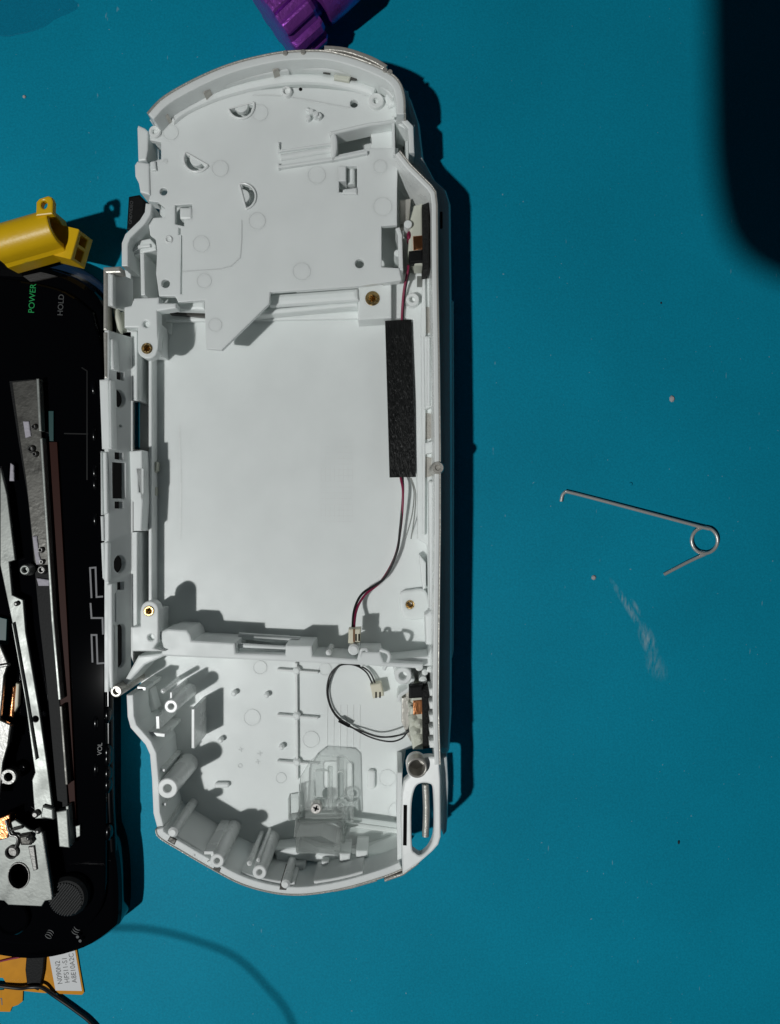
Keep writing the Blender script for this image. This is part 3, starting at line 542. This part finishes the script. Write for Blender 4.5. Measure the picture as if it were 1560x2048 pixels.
LC = [(822, 1440, 11.0), (816, 1460, 8.5), (803, 1477, 6), (778, 1483, 4.0), (740, 1474, 3.0), (700, 1452, 2.9), (668, 1424, 2.7), (656, 1386, 2.8), (664, 1350, 3.0), (684, 1329, 3.2), (712, 1329, 3.3), (738, 1343, 3.3), (751, 1368, 4.0)]
tube('black_wire', LA, .18, 'black_wire', w2); tube('black_wire', LC, .18, 'black_wire', w2); prism('sleeve', [(679, 1440), (700, 1452), (697, 1456), (676, 1445)], 2.8, 4.4, 'black_matte', w2, bev=.3)
pg = prism('plug', [(740, 1370), (762, 1366), (768, 1392), (746, 1398)], 2.6, 5.2, 'ivory', w2, bev=.3)
for x in (752, 760): prism('plug_slot', rect(x - 1.5, 1384, x + 1.5, 1396), 5.15, 5.26, 'mark', pg, bev=0)
w3 = thing('bare_wire_pair', 'pair of short thin grey wires below the black tape', 'wire', (*U(826, 1020, 5), 4.5))
tube('strand', [(820, 956, 5.5), (828, 985, 5.5), (824, 1030, 5.4), (811, 1078, 4.9)], .13, 'dull_steel', w3); tube('strand', [(822, 956, 5.6), (831, 985, 5.6), (829, 1030, 5.5), (822, 1078, 5.3)], .13, 'dull_steel', w3)
tp = prism('cloth_tape', [(770, 641), (823, 639), (826, 760), (832, 954), (779, 955), (774, 780)], 5.3, 5.65, 'tape', bev=.08)
tag(tp, 'strip of wrinkled black cloth tape holding the crimson lead', 'tape')

# ------------------------------------------------------------------ torsion spring on the mat
r_ = .37; ps = [(1122, 1003, .4), (1125, 990, .5), (1131, 984, .6), (1136, 984, .7)]
ps += [(1180 + (1410 - 1180) * t, 995 + (1056 - 995) * t, .7 + .5 * t) for t in (0, .33, .66, 1)]
for k in range(0, 20):
    a = math.radians(62 - 30 * k); ps.append((1409 + 26 * math.cos(a), 1081 - 26 * math.sin(a), 1.2 - .02 * k))
    if k > 17: break
ps += [(1412, 1107, .7), (1395, 1115, .6), (1370, 1127, .5), (1328, 1149, .4)]
sp = tube('torsion_spring', ps, r_, 'spring_steel', sub=5, n=10); tag(sp, 'bent steel wire spring with one coil lying on the teal mat', 'spring')

# ------------------------------------------------------------------ purple tool at the top
def turned(name, prof, origin, ang, parent, material, n=40, flutes=0, depth=0.0, pitch=8):
    """turned body lying along direction ang (deg) with its axis at origin"""
    ca, sa = math.cos(math.radians(ang)), math.sin(math.radians(ang)); v = []; f = []; k = len(prof)
    for i in range(n):
        a = 2 * math.pi * i / n
        for r, d in prof:
            if flutes and r > 4:
                c = math.cos(flutes * a); r = r - depth * min(1, max(0, (c + .1) * 2.5))
            cp, sp_ = math.cos(math.radians(pitch)), math.sin(math.radians(pitch))
            y, w = r * math.cos(a), r * math.sin(a); x, z = d * cp - w * sp_, d * sp_ + w * cp
            v.append((origin[0] + x * ca - y * sa, origin[1] + x * sa + y * ca, origin[2] + z))
    for i in range(n):
        for j in range(k - 1): f.append((i * k + j, ((i + 1) % n) * k + j, ((i + 1) % n) * k + j + 1, i * k + j + 1))
    return link(name, v, f, material, parent, smooth_angle=28)
ox, oy = U(549, 52, 9); O = (ox, oy, 9.3)
pt = thing('screwdriver', 'purple anodised metal tool with fluted knob and dark blue barrel above the shell', 'tool', (ox, oy, 0))
turned('fluted_knob', [(0, -.2), (7.9, -.2), (8.9, .1), (9.2, .6), (9.2, 6.8), (8.6, 7.6), (5.0, 7.8)], O, 38, pt, 'purple', n=144, flutes=12, depth=1.0)
turned('neck', [(4.6, 7.0), (4.6, 9.2), (7.2, 9.8), (7.4, 10.4), (7.4, 17.5), (7.0, 18.2), (5, 18.4)], O, 38, pt, 'purple')
turned('collar', [(5, 18.0), (6.7, 18.3), (6.7, 20.3), (5, 20.5)], O, 38, pt, 'steel'); turned('barrel', [(0, 20), (6.4, 20.4), (6.6, 24), (6.6, 60), (0, 60)], O, 38, pt, 'blue_tube')

# ------------------------------------------------------------------ yellow connector on the left
yc = thing('connector_housing', 'yellow plastic connector housing with round socket and small eyelet tab', 'connector', (*U(80, 460, 8), 0))
def sweep(name, loops, L, origin, ang, pitch, parent, material, bev=.3):
    """cross-section (u across, v up) pushed along a direction in the table plane, tipped by pitch"""
    v, f = shape(loops, L, bev); ca, sa = math.cos(math.radians(ang)), math.sin(math.radians(ang)); cp, sp_ = math.cos(math.radians(pitch)), math.sin(math.radians(pitch)); out = []
    for u, w, d in v:
        x, z = d * cp - w * sp_, d * sp_ + w * cp; out.append((origin[0] + x * ca - u * sa, origin[1] + x * sa + u * ca, origin[2] + z))
    return link(name, out, f, material, parent)
cx, cy = U(112, 452, 15.5)
a0 = 14; Lb = 13.0
org = (cx - Lb * math.cos(math.radians(a0)), cy - Lb * math.sin(math.radians(a0)), 12.0)
outer = [(-4.4, -3.2), (-4.4, 0.4), (-3.9, 1.2)] + [(3.7 * math.cos(math.radians(t)), 2.0 + 3.2 * math.sin(math.radians(t))) for t in range(165, 14, -15)] + [(3.9, 1.6), (3.6, -3.4)]
sweep('housing_body', [outer, circ(0, 1.4, 2.7)], Lb, org, a0, 4, yc, 'yellow'); sweep('socket_core', [circ(0, 1.4, 2.75)], Lb - 8.0, org, a0, 4, yc, 'yellow_in', bev=0)
cx2, cy2 = U(150, 478, 12)
sweep('pin_block', [rect(-3.6, -3.0, 2.8, 2.2), rect(-2.9, -1.2, -.6, 1.0), rect(.2, -1.2, 2.0, 1.0)], 6.0, (cx2 - 4.6, cy2 + .2, 10.6), -16, 8, yc, 'yellow', bev=.25)
sweep('pin_core', [rect(-3.2, -1.6, 2.4, 1.6)], 3.5, (cx2 - 4.6, cy2 + .2, 10.6), -16, 8, yc, 'yellow_in', bev=0)
prism('eyelet_tab', [(71, 432), (72, 404), (78, 397), (96, 391), (103, 394), (106, 402), (105, 428)], 16.6, 18.2, 'yellow', yc, holes=[circ(88, 409, 6, ry=8)], bev=.3)
prism('lead_block', [(-60, 440), (2, 470), (14, 500), (14, 524), (-60, 520)], .1, 13, 'black_matte', yc, bev=.5)

bp_ = thing('black_plug', 'small black plastic plug with faint print tucked beside the white shell', 'plug', (*U(268, 425, 5), 0))
prism('plug_body', [(256, 392), (278, 388), (290, 400), (288, 440), (262, 462), (252, 458)], 0.1, 7.0, 'black_matte', bp_, bev=.5); text('print', 'GNDVIDEO', 262, 425, 7.02, 9, 86, 'grey_ink', bp_)

# ------------------------------------------------------------------ black console half
bk = thing('black_console_front', 'glossy black handheld console front half with green POWER lettering beside the white shell', 'console', (*U(60, 1200, 4), 0))
bo = smooth([(-420, 640), (-250, 545), (-60, 520), (60, 532), (140, 551), (196, 585), (222, 630)], n=4) + [(226, 800), (226, 1200), (226, 1640)] + smooth([(228, 1662), (240, 1700), (246, 1760), (245, 1830), (232, 1852), (175, 1889), (90, 1910), (0, 1903), (-150, 1870), (-300, 1790), (-420, 1680)], n=4)
prism('body', bo, 0.1, 8.0, 'black_gloss', bk, bev=1.4, zr=6)
prism('faceplate', smooth([(-400, 660), (-240, 575), (-60, 552), (50, 562), (130, 582), (186, 624)], n=4) + [(206, 700), (211, 1200), (213, 1640)] + smooth([(212, 1700), (210, 1790), (190, 1836), (150, 1868), (80, 1890), (0, 1884), (-150, 1850), (-400, 1680)], n=4), 7.6, 9.0, 'black_gloss', bk, bev=.5, zr=9)
prism('shoulder_button', smooth([(60, 524), (110, 518), (170, 540), (214, 575), (222, 600), (200, 592), (150, 562), (90, 545)], closed=True, n=4), 1.5, 5.5, 'blue_tube', bk, bev=.6)
text('power_lettering', 'POWER', 65, 597, 9.05, 17, 86, 'green_ink', bk, sx=1.0); text('hold_lettering', 'HOLD', 122, 610, 9.05, 15.5, 86, 'grey_ink', bk); text('volume_lettering', 'VOL', 200, 1498, 9.05, 13, 88, 'grey_ink', bk)
# outlined emblem: P S P, each letter an open square stroke, reading up the edge
ZL = 9.03
def stroke(pts): bar('emblem_stroke', pts, .36, ZL - .02, ZL + .05, 'silver_ink', bk, bev=0)
k = 0
stroke([(183, 1196), (180, 1136), (191, 1135), (193, 1194), (206, 1193)]); stroke([(181, 1206), (183, 1236), (205, 1236), (206, 1269)]); stroke([(185, 1325), (183, 1270), (193, 1270), (195, 1327), (209, 1326)])
for y, n_ in ((775, 0), (868, 0), (942, 0), (966, 0), (1038, 0), (1448, 3), (1540, 3), (1432, 1), (1507, 1), (1520, 1), (1550, 1), (1573, 1), (1668, 2)):
    x = {0: 176 + y / 80, 1: 213, 2: 214, 3: 190}[n_]; zb = .9; lathe('edge_glint_bump', x, y, 8.5 + zb, [(1.3, 7.2 + zb), (1.25, 7.9 + zb), (1.0, 8.3 + zb), (.7, 8.5 + zb), (.35, 8.6 + zb), (0, 8.64 + zb)], 'black_edge', bk, n=20, sc=(.6, 1.4))  # small domes added along the edge to give broken highlights under the lamp
tube('edge_glint_bead', [(219, 1380, 7.6), (220, 1500, 7.6), (221, 1600, 7.5), (224, 1660, 7.2), (226, 1700, 7.0)], .9, 'black_edge', bk)  # tube added along the edge to catch one long highlight
bar('panel_groove', [(163, 735), (174, 742), (174, 960)], .25, 8.98, 9.06, 'groove', bk, bev=0); bar('panel_groove', [(128, 867), (176, 868)], .25, 8.98, 9.05, 'groove', bk, bev=0)
st = lathe('ridged_stick', 130, 1800, 12, [(4.2, 8.8), (4.2, 10.6), (3.6, 11.2), (0, 11.2)], 'black_matte', bk)
for k in range(-7, 8):
    t = k * 4.6; h = math.sqrt(max(0, 34 ** 2 - t * t)) * .95; c, s = math.cos(math.radians(52)), math.sin(math.radians(52)); x, y = 130 + t * s, 1800 + t * c
    bar('ridge', [(x - h * c, y + h * s), (x + h * c, y - h * s)], .26, 11.1, 11.5, 'ridge', st, bev=.1)
lathe('round_button', 22, 1838, 10, [(3.6, 8.8), (3.6, 9.8), (3.3, 10.1), (2.9, 9.6), (0, 9.5)], 'black_gloss', bk)
for x, y, s_ in ((98, 1868, '()))'), (150, 1862, '(((')): text('icon_print', s_, x, y, 9.06, 15, 60, 'grey_ink', bk)
for x, y in ((155, 1874), (160, 1882)): disc('icon_dot', x, y, 3, 8.9, 9.06, 'grey_ink', bk, b=.01)
prism('film_edge', [(88, 884), (114, 884), (134, 1240), (146, 1500), (152, 1640), (142, 1640), (120, 1400), (106, 1150)], 9.0, 9.5, 'maroon', bk, bev=.05); prism('teal_tab', [(97, 822), (107, 822), (107, 882), (98, 882)], 9.0, 9.4, 'pcb', bk, bev=.05)
prism('grey_tab', [(142, 1655), (160, 1650), (160, 1672), (145, 1680)], 9.0, 9.6, 'dull_steel', bk, bev=.1)

# metal frame pieces lying on the black console
ra = thing('metal_rail', 'long thin steel screen rail with lilac residue on the black console', 'metal rail', (*U(100, 1200, 10), 9.0), 'steel rails on the black console')
prism('rail_face', [(18, 762), (76, 757), (84, 870), (106, 1240), (119, 1400), (134, 1580), (140, 1692), (118, 1690), (112, 1580), (96, 1400), (78, 1240), (56, 1000), (36, 880)], 9.1, 9.7, 'black_matte', ra, bev=.1)
prism('rail_face', [(24, 764), (75, 759), (83, 870), (98, 1130), (70, 1130), (52, 960), (40, 880)], 9.6, 10.0, 'dark_steel', ra, bev=.1)
def flange(pts, m): bar('rail_flange', pts, .6, 9.4, 11.2, m, ra, bev=.15)
flange([(75, 757), (80, 862)], 'dull_steel'); flange([(82, 876), (105, 1240), (119, 1400)], 'dull_steel'); flange([(121, 1412), (133, 1570)], 'dark_steel'); flange([(134, 1612), (139, 1692)], 'dull_steel')
prism('end_plate', [(112, 1624), (134, 1620), (139, 1696), (118, 1694)], 9.7, 11.6, 'dull_steel', ra, bev=.2)
for pts in ([(45, 842), (58, 842), (62, 872), (50, 876)], [(64, 1072), (74, 1072), (78, 1110), (84, 1126), (72, 1130), (67, 1100)], [(72, 1156), (100, 1160), (98, 1172), (76, 1172)], [(20, 925), (27, 930), (28, 962), (18, 962)]): prism('residue', pts, 9.6, 10.3, 'solder', ra, bev=.25)
for x, y, r in ((60, 898, 7), (66, 853, 5), (68, 908, 5), (82, 1140, 8), (80, 1100, 5), (82, 1124, 4)): boss(x, y, r, r * .45, 9.6, 10.8, ra, name='rivet', material='steel', depth=.6)
rb = thing('metal_rail', 'slanted grey steel rail with a notched hole and scalloped edge', 'metal rail', (*U(75, 1450, 10), 9.0), 'steel rails on the black console')
prism('rail_face', [(0, 932), (14, 990), (30, 1120), (18, 1124), (24, 1190), (46, 1200), (51, 1263), (78, 1420), (94, 1530), (107, 1636), (70, 1638), (66, 1590), (64, 1560), (70, 1545), (66, 1520), (48, 1385), (24, 1244), (0, 1130)], 10.4, 11.2, 'dull_steel', rb, bev=.15, holes=[circ(71, 1438, 6), circ(51, 1139, 6)][:1])
bar('rail_edge', [(24, 1246), (49, 1386), (71, 1520)], .3, 10.6, 12.0, 'dull_steel', rb); boss(49, 1140, 10, 5, 10, 12, rb, name='eyelet', material='dull_steel', depth=1); prism('end_tab', [(84, 1612), (106, 1618), (107, 1640), (80, 1636)], 11, 12.2, 'dull_steel', rb, bev=.3)
disc('rivet', 69, 1630, 7, 11, 12.2, 'steel', rb, b=.3); disc('rivet', 31, 1208, 5, 11, 12, 'steel', rb, b=.3)
fr = thing('pressed_metal_bracket', 'bright pressed steel bracket piece with eyelet ring lying on the black console', 'metal bracket', (*U(5, 1450, 12), 9.0))
prism('frame_strip', [(-60, 1285), (0, 1290), (16, 1328), (8, 1352), (4, 1400), (0, 1440), (22, 1450), (16, 1490), (6, 1525), (-2, 1600), (-60, 1600)], 11.4, 12.4, 'steel', fr, bev=.2)
bar('frame_edge', [(-8, 1334), (16, 1330)], .6, 12, 13.2, 'steel', fr); bar('frame_edge', [(20, 1452), (15, 1488)], .4, 11.6, 13, 'steel', fr)
lathe('eyelet', 18, 1553, 12.4, [(1.7, 11), (1.7, 12.4), (1.5, 12.7), (.95, 12.7), (.8, 12.4), (.8, 11)], 'steel', fr); prism('eyelet_arm', [(-20, 1545), (10, 1540), (10, 1568), (-20, 1570)], 11.2, 12.0, 'steel', fr, bev=.2)
gp = prism('green_board', [(-40, 1225), (14, 1238), (12, 1290), (-40, 1290)], 9.1, 10.2, 'pcb', bev=.1); tag(gp, 'small dark green circuit board corner beside the steel rail', 'circuit board')
cc = thing('coil_component', 'small copper coil component with pale end on the black console', 'component', (*U(28, 1400, 10), 9.0)); prism('coil', [(24, 1372), (31, 1372), (26, 1436), (16, 1434)], 9.1, 10.6, 'copper', cc, bev=.4); prism('coil_end', [(31, 1366), (38, 1368), (36, 1412), (28, 1426), (27, 1400)], 9.1, 10.3, 'ivory', cc, bev=.3)
pl = thing('metal_plate', 'shiny steel mounting plate with a large oval hole on the black console', 'metal plate', (*U(50, 1740, 12), 9.0))
prism('plate', [(10, 1650), (30, 1640), (60, 1660), (84, 1664), (104, 1790), (104, 1800), (90, 1802), (83, 1813), (16, 1810), (8, 1802), (-40, 1796), (-40, 1700)], 11.6, 12.3, 'dull_steel', pl, bev=.15, holes=[circ(38, 1751, 20, ry=25)])
bar('plate_edge', [(84, 1666), (104, 1796)], .35, 11.7, 12.9, 'steel', pl); lathe('oval_rim', 38, 1751, 12.3, [(2.35, 12.2), (2.25, 12.55), (2.1, 12.55), (2.05, 11.6)], 'steel', pl, sc=(1, 1.24)); prism('fold', [(56, 1694), (68, 1692), (74, 1740), (66, 1742)], 12.2, 12.7, 'steel', pl, bev=.15)
lathe('spring_ring', 24, 1704, 12.6, [(1.35, 12.2), (1.35, 12.9), (1.15, 13), (1.0, 12.9), (1.0, 12.35), (0, 12.35)], 'steel', pl); tube('spring_arm', [(30, 1697, 12.9), (36, 1680, 13.0), (32, 1672, 13), (20, 1668, 13), (12, 1640, 13)], .3, 'steel', pl)
prism('latch_cup', [(36, 1672), (58, 1668), (66, 1684), (60, 1692), (40, 1692)], 12, 13.4, 'dark_steel', pl, bev=.5); disc('rivet', 55, 1678, 5, 12, 13.9, 'steel', pl, b=.4); disc('rivet', 74, 1664, 6, 11.8, 12.9, 'steel', pl, b=.4)
prism('copper_tab', [(-10, 1640), (20, 1628), (16, 1676), (-10, 1684)], 11, 12.6, 'copper', pl, bev=.2); bar('latch_edge', [(20, 1662), (44, 1656)], .4, 12.4, 13.4, 'steel', pl)

# ------------------------------------------------------------------ orange flex circuit and cables below
fx = thing('flex_circuit', 'orange flex circuit with printed white label peeking from under the black console', 'flex circuit', (*U(80, 1950, 0), 0))
prism('flex_sheet', [(-60, 1890), (152, 1890), (160, 1940), (168, 1985), (164, 1990), (84, 1986), (46, 1982), (45, 2003), (36, 2010), (24, 2014), (20, 2024), (-60, 2022), (-60, 1984), (8, 1980), (12, 1966), (6, 1956), (-60, 1950)], .05, .35, 'orange', fx, bev=.05)
lb = prism('label_sticker', [(97, 1905), (149, 1895), (164, 1982), (111, 1981)], .34, .42, 'paper', fx, bev=.0)
for i, (s_, x, y) in enumerate((('N090N2', 118, 1945), ('HFS11-S1', 132, 1940), ('A8E10A2C', 146, 1936))): text('label_print', s_, x, y, .44, 14, 97, 'ink', lb, thick=.01, sx=.95)
prism('trace_line', [(-2, 1996), (4, 1996), (5, 2010), (3, 2010), (2, 1998), (-2, 1998)], .34, .38, 'ink', fx, bev=0)
ft = prism('cloth_tape', [(54, 1890), (90, 1890), (86, 1945), (80, 1974), (76, 1982), (64, 1977), (54, 1974), (50, 1940)], .42, 1.3, 'black_matte', bev=.2); tag(ft, 'short black tape strip stuck over the orange flex circuit', 'tape')
ka = [(*U(x, y, z), z) for x, y, z in ((-60, 1968, 1.0), (0, 1972, 1.0), (40, 1976, 1.3), (60, 1974, 1.9), (84, 1975, 1.6), (110, 1992, .9), (150, 2020, .8), (186, 2050, .8), (240, 2120, .8))]
tag(tube('black_cable', ka, .42, 'black_wire', px=False), 'thin black cable crossing the orange flex circuit and its tape', 'cable')
kb = [(-34, -136, 40), (-47.6, -119.7, 60), (-53, -112, 60), (-59, -106.4, 60), (-66, -103.4, 60), (-74, -101.2, 60), (-81.8, -100.5, 60), (-95, -101, 58), (-112, -106, 40), (-120, -112, 20), (-125, -118, .6), (-135, -125, .6)]
tag(tube('lamp_cord', [(-24, -158, .6), (-28, -150, 14)] + kb, .4, 'black_wire', px=False), 'thin cord arching over the mat, throwing a blurred line of shadow below the black console', 'cord')
tag(tube('fine_wire', [(-10, 1925, .6), (20, 1918, .7), (46, 1912, .8), (60, 1900, .8)], .2, 'red_wire'), 'fine dark red wire curving over the orange flex circuit', 'wire')

# ------------------------------------------------------------------ small things on the mat
tag(prism('tinted_patch', smooth([(-200, -100), (140, -6), (105, 40), (75, 58), (35, 68), (-10, 70), (-200, 40)], closed=True, n=5), .03, .30, 'tint_patch', bev=.05), 'blue tinted clear film with rounded edge lying flat on the teal mat', 'patch')  # thin transparent prism that leaves the mat under it slightly darker
def crumb(x, y, r, m, label, sx=1.0):
    R = mm(r, 0); pr = [(R * .7, 0.0), (R, R * .35), (R * .6, R * .8), (0, R * .9)]
    o = lathe('crumb', x, y, 0, pr, m, n=7, sc=(sx, 1)); return tag(o, label, 'crumb', 'crumbs scattered on the mat')
crumb(1187, 1155, 5, 'crumb', 'pale crumb on the mat below the wire spring'); crumb(1343, 798, 7, 'crumb', 'largest grey speck of debris on the mat above the wire spring', .8); crumb(49, 194, 3.5, 'crumb', 'tiny white crumb on the mat near the blue film'); crumb(1261, 968, 4, 'mat', 'faint bluish crumb on the mat beside the spring arm')
crumb(1357, 1684, 4, 'dark_crumb', 'dark fleck lying alone on the open teal mat far below the spring', .6); crumb(1322, 606, 2.5, 'dark_crumb', 'tiny black speck on the mat near the rounded shadow', .8)

# ------------------------------------------------------------------ the phone that takes the picture: it stands between lamp and mat and throws the dark shadow at the right
ph = thing('smartphone', 'black smartphone held over the mat that casts the rounded dark shadow', 'phone', (13, 66, 158.5))
po = smooth([(-24.6, 60), (-24.2, 20), (-23.4, 6), (-20.5, -4), (-13, -9.5), (0, -12.2), (25, -16), (43, -16), (51, -8), (52, 60), (52, 140), (44, 149), (-16, 149), (-24.6, 140)], closed=True, n=6)
v, f = shape([po], 8.0, 1.2)
v2 = [(x, y, z + 158.5) for x, y, z in v]
link('phone_body', v2, f, 'black_gloss', ph)
